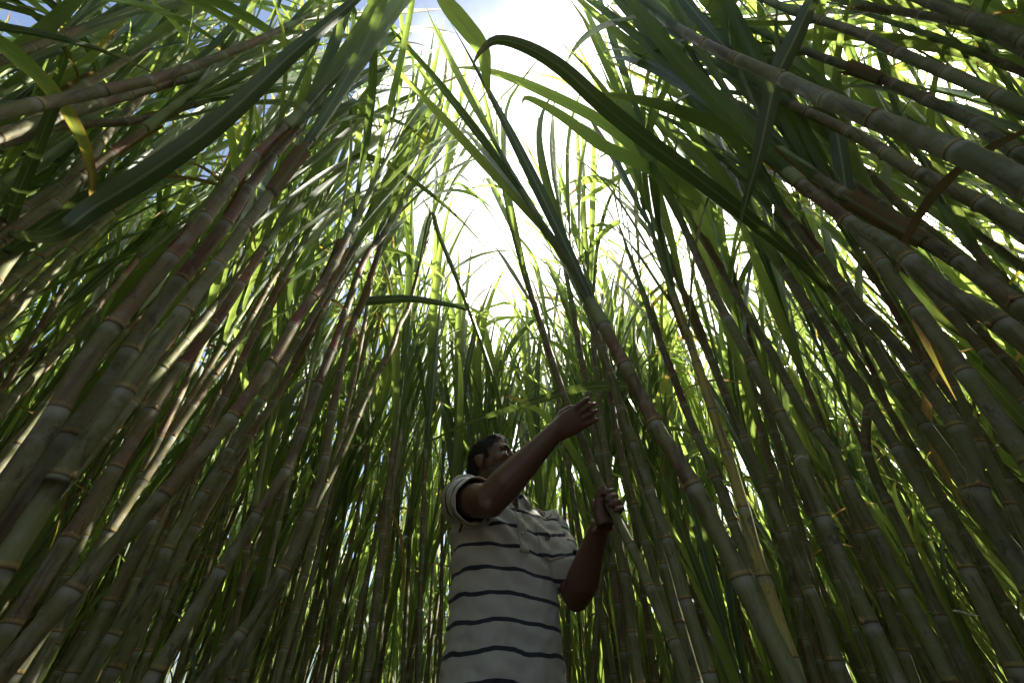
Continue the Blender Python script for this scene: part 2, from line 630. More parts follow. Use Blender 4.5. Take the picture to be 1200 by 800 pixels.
# ------------------------------------------------------------------ the canes one can tell apart
# label, width seen at the lowest spot, spots from low to high, bare cane above the last spot, redness, yellow
G_L = 'canes of the left row leaning over the gap'
G_R = 'canes of the right row leaning over the gap'
G_M = 'canes around the man'
HERO = [
    # left row
    ('A', 'grey violet cane with an orange ring, topmost cane on the left edge', 30,
     [(0, 132), (51, 121), (128, 105), (203, 86), (270, 61), (324, 37)], 0.0, 0.75, 0, G_L),
    ('B', 'shaded green brown cane just below the topmost slanting cane of the left edge', 22,
     [(0, 168), (68, 148), (170, 140), (256, 111)], -0.15, 0.35, 0, G_L),
    ('C', 'dark violet cane, upper one of the close pair on the upper left edge', 22,
     [(0, 262), (51, 230), (101, 203), (142, 172), (190, 140)], 0.0, 0.8, 0, G_L),
    ('C2', 'dull violet cane, lower one of the close pair on the upper left edge', 23,
     [(10, 275), (68, 236), (105, 199), (160, 158)], 0.05, 0.6, 0, G_L),
    ('E', 'thick dark cane from the left edge with sunlit orange top, left one of the twins', 42,
     [(30, 536), (101, 420), (169, 339), (233, 265), (270, 216), (297, 186), (334, 149)], 0.0, 0.9, 0, G_L),
    ('E2', 'thick dark cane hugging the right side of its sunlit twin on the left', 38,
     [(67, 531), (128, 447), (182, 366), (263, 265), (294, 216), (327, 176)], 0.05, 0.9, 0, G_L),
    ('F', 'grey green cane with two pale rings, next to the right of the thick dark twins', 30,
     [(88, 531), (138, 474), (175, 423), (209, 380), (236, 336), (260, 305)], 0.05, 0.6, 0, G_L),
    ('G', 'slim grey cane third from the dark twins, with a violet stretch below its leaves', 27,
     [(145, 531), (186, 467), (219, 420), (260, 366), (287, 326), (307, 295)], 0.0, 0.75, 0, G_L),
    ('H', 'slim green brown cane between the grey cane and the reddish slim cane on the left', 18,
     [(189, 531), (229, 471), (270, 413), (307, 349)], 0.1, 0.5, 0, G_L),
    ('I', 'reddish slim cane just left of the fattest leaning cane of the left row', 19,
     [(223, 531), (260, 471), (294, 400), (324, 343)], 0.1, 1.0, 0, G_L),
    ('J', 'fattest leaning cane of the left row, violet above and pale waxy green at its foot', 39,
     [(40, 745), (152, 621), (236, 531), (287, 467), (324, 417), (351, 370), (375, 339), (400, 292)], 0.0, 0.8, 0, G_L),
    ('K', 'brown cane running close along the right side of the fattest leaning cane', 18,
     [(280, 531), (314, 481), (344, 427), (371, 373), (392, 339)], 0.05, 0.8, 0, G_L),
    ('L', 'tall dark cane with purple upper stretch, front one of a pair left of the man', 30,
     [(180, 790), (243, 692), (314, 584), (344, 531), (378, 437), (400, 380), (417, 329), (430, 299), (444, 282)], 0.0, 0.85, 0, G_L),
    ('M', 'brown and orange cane just behind the tall purple topped cane left of the man', 25,
     [(240, 795), (280, 746), (338, 658), (375, 564), (390, 480), (407, 400), (424, 353), (444, 295)], 0.0, 1.0, 0, G_L),
    ('O', 'reddish purple cane ending in leaves, nearest tall cane left of the man', 17,
     [(330, 670), (400, 531), (434, 454), (457, 413), (467, 383), (481, 353), (501, 275)], 0.0, 0.9, 0, G_L),
    ('O2', 'thin red and yellow cane left of the reddish purple one beside the man', 11,
     [(350, 612), (392, 531), (413, 484), (430, 440), (440, 400), (451, 343)], 0.0, 0.9, 0.3, G_L),
    ('Lb', 'dull dark cane low in the left row with a pale waxy joint', 27,
     [(100, 795), (170, 690), (215, 610), (262, 540)], 0.9, 0.3, 0, G_L),
    ('Lc', 'nearly black cane in the lower left corner below the fattest leaning cane', 46,
     [(5, 660), (70, 560), (130, 480)], 0.8, 0.4, 0, G_L),
    ('Ld', 'thin orange lit cane between dark ones at the lower left', 10,
     [(25, 680), (60, 625), (100, 565), (140, 500)], 0.7, 1.1, 0.3, G_L),
    ('Le', 'slender brown cane behind the crossing pair, catching sun low down left of the man', 13,
     [(290, 770), (340, 670), (372, 590), (400, 500)], 0.9, 0.9, 0, G_L),
    # around the man
    ('P', 'stout waxy green cane with a red stretch, standing right of both hands', 31,
     [(930, 800), (900, 740), (850, 640), (792, 535), (771, 501), (741, 444), (717, 400), (697, 363), (667, 306), (636, 265)], -0.42, 0.95, 0, G_M),
    ('Q', 'green cane held in the left hand of the man, red above his fingers', 17.5,
     [(805, 790), (775, 720), (745, 650), (709, 580), (687, 528), (663, 468), (643, 410), (619, 333), (599, 265)], -0.6, 0.95, 0, G_M),
    ('Rr', 'pale yellow green cane touched by the fingertips of the raised hand', 11.5,
     [(722, 610), (711, 535), (704, 484), (697, 424), (694, 366)], 0.0, 0.45, 0.7, G_M),
    ('S', 'slim red cane just right of the pale yellow green one at the fingertips', 12,
     [(775, 700), (748, 610), (724, 515), (714, 455), (702, 400)], 0.0, 1.0, 0, G_M),
    ('S2', 'violet and pale green cane between the slim red cane and the stout waxy one', 13,
     [(795, 720), (762, 600), (741, 535), (726, 480), (712, 425)], 0.1, 0.7, 0, G_M),
    ('S3', 'dark grey cane right behind the elbow of the man, below his gripping hand', 13.5,
     [(748, 795), (738, 700), (725, 640), (716, 600), (700, 520)], 0.5, 0.4, 0, G_M),
    ('S4', 'thin pink cane rising between the forearms of the man', 9,
     [(700, 700), (682, 640), (668, 560), (660, 510)], 0.3, 0.8, 0.4, G_M),
    ('S5', 'grey green cane leaning at the foot of the stout waxy cane', 19,
     [(830, 790), (800, 690), (775, 610), (745, 530)], 0.7, 0.4, 0, G_M),
    ('S6', 'reddish cane close right of the stout waxy cane, with a leafy violet top', 14,
     [(870, 640), (832, 545), (808, 490), (785, 430), (770, 390)], 0.1, 0.8, 0, G_M),
    ('Yl', 'clear yellow cane standing between the stout waxy cane and the tall brown one', 21,
     [(919, 745), (890, 660), (870, 590), (852, 530), (835, 480)], 0.3, 0.1, 0.95, G_R),
    # right row
    ('T', 'tall brown and olive cane, first long bare one right of the stout waxy cane', 33,
     [(1050, 795), (1036, 766), (989, 665), (942, 550), (938, 532), (898, 457), (864, 393), (837, 343), (807, 278), (770, 200)], -0.35, 0.7, 0, G_R),
    ('U', 'olive cane just right of the tall brown one, orange brown around its middle', 27,
     [(1114, 800), (1080, 732), (1050, 672), (1003, 584), (979, 532), (945, 488), (908, 420), (878, 373), (851, 326), (815, 268)], 0.0, 0.55, 0.2, G_R),
    ('V', 'slim grey cane with a red middle, half wrapped in a pale dry sheath', 20,
     [(1114, 746), (1080, 675), (1050, 608), (1016, 530), (1016, 464), (989, 424), (942, 356)], 0.0, 0.75, 0, G_R),
    ('W', 'olive cane, left one of the crossing pair in the right row', 24,
     [(1140, 580), (1110, 532), (1056, 461), (1016, 393), (965, 332), (930, 280)], 0.0, 0.4, 0, G_R),
    ('W2', 'red brown cane, right one of the crossing pair in the right row', 32,
     [(1200, 675), (1158, 611), (1137, 532), (1094, 461), (1046, 400), (1002, 353), (962, 302), (925, 255)], 0.0, 0.85, 0, G_R),
    ('X', 'brown slim cane passing behind the red brown one on the right', 18,
     [(1190, 580), (1158, 521), (1110, 457), (1077, 413), (1040, 350)], 0.1, 0.7, 0, G_R),
    ('Y', 'thick shaded cane coming in from the right edge, dull red with pale joints', 38,
     [(1200, 400), (1110, 343), (1043, 285), (1002, 265), (940, 215)], 0.0, 0.7, 0, G_R),
    ('Z', 'dull red cane coming in from the right edge, above the thick shaded one', 31,
     [(1200, 360), (1117, 302), (1050, 265), (985, 225)], 0.05, 0.8, 0, G_R),
    ('AA', 'thickest cane of the right edge, smooth olive green, slanting in over the others', 47,
     [(1200, 216), (1097, 169), (989, 125), (925, 95), (844, 61), (800, 37)], 0.0, 0.5, 0, G_R),
    ('BB', 'dark red jointed cane just under the thickest one of the right edge', 31,
     [(1200, 267), (1144, 236), (1067, 199), (1009, 162), (918, 118)], 0.0, 0.7, 0, G_R),
    ('CC', 'dark grey cane of the upper right corner with leaves hanging across it', 28,
     [(1200, 125), (1124, 91), (1056, 64), (1002, 37), (948, 20)], 0.0, 0.4, 0, G_R),
    ('DD', 'thin dark cane nearest the top edge in the upper right corner', 19,
     [(1200, 40), (1094, 20), (1016, 7)], 0.0, 0.4, 0, G_R),
    ('EE', 'grey shaded cane between the leafy corner cane and the thickest one on the right', 25,
     [(1200, 182), (1137, 142), (1029, 91), (935, 57)], 0.0, 0.4, 0, G_R),
    ('FF', 'slim violet cane below the dark red jointed one, its foot lost behind the row', 18,
     [(1060, 300), (1030, 270), (979, 246), (948, 209), (868, 145)], 0.0, 0.6, 0, G_R),
    ('GG', 'olive shaded cane under the dark red jointed one, ending in a tuft of hanging leaves', 21,
     [(1110, 297), (1070, 267), (989, 209), (925, 175)], 0.0, 0.4, 0, G_R),
    ('Ra', 'nearly black leaning cane in the lower right corner', 30,
     [(1195, 790), (1150, 700), (1110, 620), (1060, 540)], 0.6, 0.3, 0, G_R),
    ('Rb', 'grey cane low in the right row with a pale waxy joint, near the bottom edge', 24,
     [(985, 795), (960, 720), (930, 650), (900, 580)], 0.8, 0.35, 0, G_R),
    ('Rc', 'pinkish thin cane hidden between the olive canes of the right row', 12,
     [(1010, 760), (975, 660), (945, 590), (905, 500)], 0.6, 0.9, 0, G_R),
]
DIA = 0.034
hero_base, hero_root, hero_path = [], {}, {}
for key, label, w0, spots, more, redness, yellow, grp in HERO:
    rng = random.Random(key)
    d0 = DIA * FPX / (w0 * (1.0 if grp == G_M or key == 'Yl' else 0.8))
    p1 = at(*spots[0], d0)
    if key == 'Q':
        pts = [p1]
        ctrl = {709: 1.425}
        for sx, sy in spots[1:]:
            pts.append(None)
        grip = at(709, 580, 1.425)
        for i, (sx, sy) in enumerate(spots):
            if sx > 709:                               # below the hand: straight from the foot to the grip
                rr = ray(sx, sy)
                n_ = (grip - p1).cross(Vector((1, 0, 0)))
                pts[i] = CAMP + rr * (n_.dot(p1 - CAMP) / n_.dot(rr))
            else:
                rr = ray(sx, sy)
                h_ = Vector((rr.x, rr.y, 0))
                g_ = Vector((grip.x, grip.y, 0))
                pts[i] = CAMP + rr * (h_.dot(g_) / h_.dot(h_))
    else:
        pts = [p1]
        for sx, sy in spots[1:]:
            rr = ray(sx, sy)
            h_ = Vector((rr.x, rr.y, 0))
            g_ = Vector((p1.x, p1.y, 0))
            pts.append(CAMP + rr * (h_.dot(g_) / h_.dot(h_)))
    # smooth the traced line a little: least wobble in depth
    for _ in range(2):
        q = pts[:]
        for i in range(1, len(pts) - 1):
            mid = (pts[i - 1] + pts[i + 1]) * 0.5
            rr = ray(*spots[i])
            dd = (pts[i] - CAMP).length / rr.length * 0.5 + (mid - CAMP).dot(rr) / rr.dot(rr) * 0.5
            if key != 'Q':
                q[i] = CAMP + rr * dd
        pts = q
    d = (pts[1] - pts[0]).normalized()
    if len(pts) > 3:
        d = (pts[2] - pts[0]).normalized()
    if d.z < 0.5:
        d = Vector((d.x, d.y, 0.5)).normalized()
    lean = Vector((d.x, d.y, 0)) / d.z
    z0 = pts[0].z
    foot = Vector((pts[0].x, pts[0].y, 0)) - lean * z0 * 0.7
    below = [foot, foot + (pts[0] - foot) * 0.5 + lean * z0 * -0.04]
    u = (pts[-1] - pts[-2]).normalized()
    u = (u + Vector((0, 0, 0.35))).normalized()
    bare_z = pts[-1].z + max(more, -0.8)
    up = []
    for s in (0.25, 0.5, 0.75):
        up.append(pts[-1] + u * (max(0, more) + s))
    loc = foot.copy()
    P = Path(catmull([p - loc for p in below + pts + up], 5))
    # arc length at which the sheaths begin
    bare = next((P.s[i] for i in range(len(P.p)) if P.p[i].z >= bare_z), P.L - 0.6)
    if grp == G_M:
        yellow = max(yellow, 0.5)  # paler rind here puts light from the sky gap into the colour
    root = empty('sugarcane', loc)
    tag(root, label, 'sugarcane', grp)
    rad = DIA / 2 * rng.uniform(0.95, 1.03) * (1.2 if key == 'S3' else 1.0) * {G_L: 0.78, G_M: 0.95, G_R: 0.86}[grp]
    link('stalk', stalk_mb(P, rad, bare, rng, 16, redness, 9.0 if grp == G_L else 5.5, yellow=yellow).mesh('hero_stalk', M_CANE), root)  # left row: red runs further down, also putting shade into the rind
    best = None
    for t in range(8):
        fm = foliage_mb(P, bare, random.Random(key + str(t)), 10, rad, reach=1.3, straight=0.45 if grp == G_M else 0.7, wide=(0.026, 0.042))
        gs = gap_share(fm.v, Matrix.Translation(loc))
        if best is None or gs < best[0] - 0.01:
            best = (gs, fm)
        if gs < 0.02:
            break
    link('foliage', best[1].mesh('hero_foliage', M_LEAF), root)
    if rng.random() < 0.45:
        link('dry_sheath', sheath_mb(MB(), P, bare - rng.uniform(.02, .5), rad, rng).mesh('hero_dry_sheath', M_DRY), root)
    hero_base.append(loc)
    hero_root[key] = root
    hero_path[key] = (P, bare, loc)

# leaves that stand out in the photograph: cane they grow from, width, distance, spots from base to tip
HLEAF = [
    ('W', 0.038, [(962, 330, 1.35), (925, 295, 1.3), (862, 243, 1.2), (800, 196, 1.12), (754, 162, 1.06), (704, 121, 1.0), (660, 81, 0.98), (619, 56, 0.97), (582, 47, 0.98), (562, 62, 0.97), (552, 82, 0.95)], 'broad dark leaf arching across the sky with a drooping tip'),
    ('T', 0.045, [(838, 250, 1.75), (800, 216, 1.7), (751, 192, 1.65), (704, 169, 1.6), (657, 135, 1.6), (619, 115, 1.6), (611, 123, 1.6)], None),
    ('U', 0.045, [(812, 235, 2.0), (754, 182, 1.95), (704, 142, 1.9), (653, 115, 1.85), (603, 93, 1.85), (562, 81, 1.85), (522, 79, 1.85)], None),
    ('C2', 0.036, [(60, 276, 0.72), (110, 243, 0.74), (169, 206, 0.77), (236, 159, 0.82), (287, 115, 0.86), (345, 60, 0.92), (400, 14, 1.0), (450, -30, 1.1), (500, -70, 1.2)], 'long dark leaf slanting over the pair of canes'),
    ('CC', 0.04, [(965, -25, 1.0), (952, 0, 1.0), (932, 44, 1.0), (911, 88, 1.0), (901, 128, 1.0), (891, 175, 1.0), (874, 236, 1.02), (866, 268, 1.03)], 'dark leaf hanging straight down'),
    ('P', 0.036, [(742, 446, 1.62), (700, 452, 1.72), (670, 457, 1.8), (602, 478, 1.95), (542, 498, 2.1), (478, 531, 2.25)], None),
    ('M', 0.036, [(424, 353, 1.75), (437, 352, 1.8), (484, 350, 1.9), (535, 359, 2.0), (557, 367, 2.05)], None),
    ('L', 0.05, [(505, -30, 1.3), (520, 0, 1.3), (545, 30, 1.3), (565, 57, 1.32), (570, 88, 1.33), (573, 118, 1.34)], None),
    ('O', 0.028, [(505, 250, 2.2), (515, 275, 2.2), (545, 349, 2.2), (576, 434, 2.2), (590, 485, 2.2), (600, 517, 2.2)], None),
    ('A', 0.04, [(0, 292, 1.1), (70, 250, 1.15), (140, 215, 1.2), (215, 180, 1.3), (300, 120, 1.4)], None),
    ('BB', 0.04, [(1000, 150, 1.3), (985, 180, 1.25), (1000, 260, 1.2), (1040, 310, 1.2), (1100, 372, 1.2), (1150, 410, 1.2)], None),
]
for key, wmax, spots, label in HLEAF:
    root = hero_root[key]
    loc = root.location
    rng = random.Random(str(spots))
    raw = [at(x, y, d) - loc for x, y, d in spots]
    SP_ = hero_path[key][0]
    foot_ = min(SP_.p[len(SP_.p) // 4:], key=lambda p: (p - raw[0]).length + 0.5 * max(0, p.z - raw[0].z))
    if key not in ('L', 'CC'):
        raw = [foot_, foot_.lerp(raw[0], 0.6)] + raw[1:] if (foot_ - raw[0]).length < 0.25 else [foot_] + raw
    pts = catmull(raw, 4)
    n = len(pts)
    cam_l = CAMP - loc
    nr = [(pts[i] - cam_l).normalized() + Vector((0.15 * math.sin(i * 0.35 + rng.random()), 0.1, 0.25)) for i in range(n)]
    if key in ('O', 'M'):                       # these stand edge-on to the sun
        nr = [(pts[i] - cam_l).normalized() for i in range(n)]
        nr = [a - sdir * a.dot(sdir) for a in nr]
    mb = MB()
    wd = [width_at(i / (n - 1), wmax) for i in range(n)]
    blade(mb, pts, wd, nr, 0.5 if key in ('T', 'U', 'L') else 0.02, 0.45)  # low value darkens the other blades, putting shade into their leaf colour
    o = link('leaf', mb.mesh('hero_leaf', M_LEAF), root)
    if label:
        o['label'] = label

# ------------------------------------------------------------------ the rest of the field
PROTO = []
for i in range(16):
    rng = random.Random(900 + i)
    H = 1.25 + 1.4 * i / 15
    lean = rng.uniform(-0.12, 0.12)
    curve = rng.uniform(-0.18, 0.18)
    top = H + rng.uniform(0.8, 1.15)
    pts = [Vector((lean * z + curve * (z / 3) ** 2, 0.05 * math.sin(z * 1.1 + i), z)) for z in [top * j / 16 for j in range(17)]]
    P = Path(pts)
    rad = rng.uniform(0.0115, 0.016)
    st = stalk_mb(P, rad, H, rng, 9, rng.choice([0.2, 0.45, 0.7, 0.95]), 5.5, yellow=rng.choice([0, 0, 0, 0.5]))
    fo = foliage_mb(P, H, rng, rng.choice([9, 10, 11]), rad, reach=rng.uniform(1.2, 1.5))
    PROTO.append((st, fo, dry_mb(P, H, rng), st.mesh('field_stalk', M_CANE), fo.mesh('field_foliage', M_LEAF), None))
    PROTO[-1] = PROTO[-1][:5] + (PROTO[-1][2].mesh('field_dry_leaf', M_DRY),)
SHOOT = []
for i in range(8):
    rng = random.Random(300 + i)
    H = rng.uniform(0.5, 1.5)
    top = H + 0.6
    P = Path([Vector((0.05 * z * math.sin(i), 0.04 * z * math.cos(i * 2), z)) for z in [top * j / 8 for j in range(9)]])
    st = stalk_mb(P, 0.012, H, rng, 8, 0.6)
    fo = foliage_mb(P, H, rng, 9, 0.012, reach=1.2, upright=1.1)
    SHOOT.append((st.mesh('shoot_stalk', M_CANE), fo.mesh('shoot_foliage', M_LEAF), st, fo))

rng = random.Random(77)
MAN_XY = Vector((-0.03, 1.68, 0))


def free(x, y, gap, used):
    if (Vector((x, y, 0)) - MAN_XY).length < 0.5:
        return False
    if (-0.6 - 0.02 * y < x < 0.52) and -0.25 < y < 2.0:
        return False
    # keep the view of the man and of the traced canes open
    if 0 < y < 1.6 and abs(x / y - 0.0) < 0.30:
        return False
    if math.hypot(x, y) < (0.9 if y > 0 else 0.7):
        return False
    return all((x - a) ** 2 + (y - b) ** 2 > gap * gap for a, b in used)


used = [(b.x, b.y) for b in hero_base]
spots = []
tries = 0
while len(spots) < 640 and tries < 60000:
    tries += 1
    y = rng.uniform(-1.8, 6.2)
    x = rng.uniform(-5.0, 5.0)
    if math.hypot(x, y - 0.6) > 4.3:
        continue
    if not free(x, y, 0.15, used):
        continue
    # stools of cane stand in clumps
    if noise.noise(Vector((x * 1.3, y * 1.3, 4))) < -0.18 and rng.random() < 0.75:
        continue
    if y > 2.1 and abs(x - 0.3) < 1.3 and rng.random() < 0.4:
        continue
    if x > 1.7 and y > 0 and rng.random() < 0.45:
        continue
    used.append((x, y))
    spots.append((x, y))


def in_view(x, y):
    for z in (0.9, 1.5, 2.2, 3.0, 3.8):
        q = Vector((x, y, z)) - CAMP
        u = -q.y * SP + q.z * CP
        d = q.y * CP + q.z * SP
        if d > 0.05 and abs(q.x / d * FPX) < 660 and abs(u / d * FPX) < 440:
            return True
    return False


shown = sorted([s for s in spots if in_view(*s)], key=lambda s: math.hypot(*s))
hidden = [s for s in spots if not in_view(*s)]
N_IND = 300 - len(HERO)
ind, rest = shown[:N_IND], shown[N_IND:] + hidden


def pose(x, y, r):
    side = 1 if x > 0 else -1
    near = max(0.0, 1.0 - math.hypot(x, y) / 4.0)
    q = Quaternion((0, 0, 1), r.uniform(0, 6.283))
    tilt = Quaternion((r.uniform(-1, 1), r.uniform(-1, 1), 0), R(abs(r.gauss(0, 3.5))))
    out = Quaternion((0, 1, 0), R(side * 5.0 * near)) if y < 2.2 else Quaternion()
    low = 1.1 if (y > 2.0 and abs(x - 0.25) < 1.5) else 1.0
    if x > 0.45 and y < 3:
        low *= 1.03
    return (out @ tilt @ q), r.uniform(0.9, 1.1) * low


def zone(x, y):
    a = math.degrees(math.atan2(x, y))
    if y < 0.9:
        return ('slender cane crowded among the leaves of the left edge', 'canes crowding the left edge') if x < 0 else \
            ('slender cane crowded among the leaves of the right edge', 'canes crowding the right edge')
    if y > 2.2 and abs(x) < 1.0:
        return ('upright slender cane in the far thicket right behind the man', 'canes in the thicket behind the man')
    if x < 0:
        return ('slender jointed cane in the crowded left wall of the field', 'canes in the left wall of the field')
    return ('slender jointed cane in the crowded right wall of the field', 'canes in the right wall of the field')


for i, (x, y) in enumerate(ind):
    best = None
    for t in range(10):
        q, sc = pose(x, y, rng)
        p = rng.choice(PROTO[:9] if (y > 2.0 and abs(x - 0.25) < 1.5) else PROTO[5:])
        gs = gap_share(p[1].v, Matrix.LocRotScale(Vector((x, y, 0)), q, Vector((sc, sc, sc))))
        if best is None or gs < best[0] - 0.005:
            best = (gs, q, sc, p)
        if gs < 0.015:
            break
    gs, q, sc, p = best
    if gs > 0.09:
        continue
    root = empty('sugarcane', (x, y, 0))
    root.rotation_mode = 'QUATERNION'
    root.rotation_quaternion = q
    root.scale = (sc, sc, sc)
    lab, grp = zone(x, y)
    tag(root, lab, 'sugarcane', grp)
    link('stalk', p[3], root)
    link('foliage', p[4], root)
    if rng.random() < 0.35:
        link('dry_leaf', p[5], root)

ms, mf = MB(), MB()
for x, y in rest:
    for t in range(6):
        q, sc = pose(x, y, rng)
        p = rng.choice(PROTO)
        m = Matrix.LocRotScale(Vector((x, y, 0)), q, Vector((sc, sc, sc)))
        gs = gap_share(p[1].v, m)
        if gs < 0.015:
            break
    if gs > 0.06:
        continue
    ms.add(p[0], m)
    mf.add(p[1], m)
# low leafy growth further out, where the sun reaches between the rows
for t in range(1100):
    a, d = rng.uniform(R(-115), R(115)), rng.uniform(4.4, 8.5)
    s = rng.choice(SHOOT)
    sc = rng.uniform(0.9, 1.45) if -R(28) < a < R(38) else rng.uniform(1.0, 2.0)
    m = Matrix.LocRotScale(Vector((math.sin(a) * d, 0.6 + math.cos(a) * d, 0)), Quaternion((0, 0, 1), rng.uniform(0, 6.28)), Vector((sc, sc, sc)))
    ms.add(s[2], m)
    mf.add(s[3], m)
for t in range(110):
    a, d = rng.uniform(R(-115), R(115)), rng.uniform(4.6, 7.5)
    if -R(26) < a < R(85):
        continue
    p = rng.choice(PROTO)
    q, sc = pose(math.sin(a) * d, 0.6 + math.cos(a) * d, rng)
    m = Matrix.LocRotScale(Vector((math.sin(a) * d, 0.6 + math.cos(a) * d, 0)), q, Vector((sc, sc, sc)))
    if gap_share(p[1].v, m) > 0.05:
        continue
    ms.add(p[0], m)
    mf.add(p[1], m)
far = ms.mesh('distant_cane', M_CANE)
tag(link('distant_cane_stalks', far), 'mass of cane stalks deep in the field', kind='stuff')
tag(link('distant_cane_leaves', mf.mesh('distant_leaves', M_LEAF)), 'mass of cane leaves deep in the field', kind='stuff')

# young shoots between the canes
n = 0
for t in range(4000):
    if n >= 90:
        break
    x, y = rng.uniform(-4, 4), rng.uniform(0.8, 5)
    if not free(x, y, 0.10, used) or math.hypot(x, y) < 1.7 or not in_view(x, y):
        continue
    used.append((x, y))
    n += 1
    s = rng.choice(SHOOT)
    root = empty('cane_shoot', (x, y, 0), rng.uniform(0, 6.28))
    tag(root, 'short young leafy shoot between the tall stalks', 'cane shoot', 'young shoots between the canes')
    link('stalk', s[0], root)
    link('foliage', s[1], root)

# ------------------------------------------------------------------ the man
def skin_material():
    m, nt, bs = new_mat('skin')
    k = NT(nt)
    stub, lipr, a3, a4 = k.attr('pig')
    co = k.n('ShaderNodeTexCoord').outputs['Object']
    n1 = k.noise(co, 14, 4)
    n2 = k.noise(co, 260, 3, 0.7)
    c = k.mix(n1, (0.150, 0.074, 0.047), (0.118, 0.056, 0.036))
    c = k.mix(k.math('MULTIPLY', k.rng(n2, 0.5, 0.7), 0.25), c, (0.075, 0.036, 0.024))
    c = k.mix(k.math('MULTIPLY', stub, k.rng(n2, 0.3, 0.6, 0.45, 0.8)), c, (0.025, 0.02, 0.018))
    c = k.mix(k.math('MULTIPLY', lipr, 0.6), c, (0.13, 0.05, 0.04))
    k.link(c, bs.inputs['Base Color'])
    bs.inputs['Roughness'].default_value = 0.48
    bs.inputs['Subsurface Weight'].default_value = 0.08
    bs.inputs['Subsurface Radius'].default_value = (0.01, 0.004, 0.002)
    k.bump(n2, 0.12, 0.002, bs)
    return m


def plain(name, col, rough=0.8, scale=300, amt=0.3):
    m, nt, bs = new_mat(name)
    k = NT(nt)
    co = k.n('ShaderNodeTexCoord').outputs['Object']
    n = k.noise(co, scale, 3, 0.7)
    d = tuple(c * (1 - amt) for c in col)
    k.link(k.mix(n, col, d), bs.inputs['Base Color'])
    bs.inputs['Roughness'].default_value = rough
    k.bump(n, 0.15, 0.001, bs)
    return m


def shirt_material():
    m, nt, bs = new_mat('striped_pique')
    k = NT(nt)
    s, inner, a3, a4 = k.attr('pig')
    co = k.n('ShaderNodeTexCoord').outputs['Object']
    n = k.noise(co, 420, 2, 0.6)
    n2 = k.noise(co, 7, 4, 0.6)
    base = k.mix(n2, (0.50, 0.49, 0.455), (0.42, 0.41, 0.38))
    base = k.mix(k.math('MULTIPLY', k.rng(n, 0.45, 0.65), 0.18), base, (0.32, 0.30, 0.265))
    c = k.mix(k.rng(s, 0.47, 0.53), base, (0.020, 0.024, 0.036))
    k.link(c, bs.inputs['Base Color'])
    bs.inputs['Roughness'].default_value = 0.85
    bs.inputs['Sheen Weight'].default_value = 0.1
    k.bump(n, 0.25, 0.001, bs)
    return m


M_SKIN, M_SHIRT = skin_material(), shirt_material()
M_COLLAR = plain('collar_knit', (0.48, 0.46, 0.41))
M_BLUE = plain('blue_lining', (0.10, 0.16, 0.30))
M_HAIR = plain('black_hair', (0.016, 0.013, 0.011), 0.8, 420, 0.7)
M_TROUSER = plain('dark_trousers', (0.045, 0.045, 0.055))
M_BOOT = plain('rubber_boot', (0.03, 0.03, 0.03), 0.5)
M_EYE = plain('eye_white', (0.62, 0.58, 0.54), 0.25, 50, 0.1)
M_IRIS = plain('iris', (0.02, 0.012, 0.008), 0.15, 50, 0.1)
M_BUTTON = plain('button', (0.55, 0.53, 0.48), 0.3)
M_EMBLEM = plain('emblem_thread', (0.07, 0.075, 0.09))

AL = R(30)
FW = Vector((math.sin(AL), -math.cos(AL), 0))       # where the chest points
LF = Vector((math.cos(AL), math.sin(AL), 0))        # to his left
UP = Vector((0, 0, 1))
AX = Vector((-0.03, 1.70, 0))


def body_pt(l, f, z):
    return AX + LF * l + FW * f + UP * z


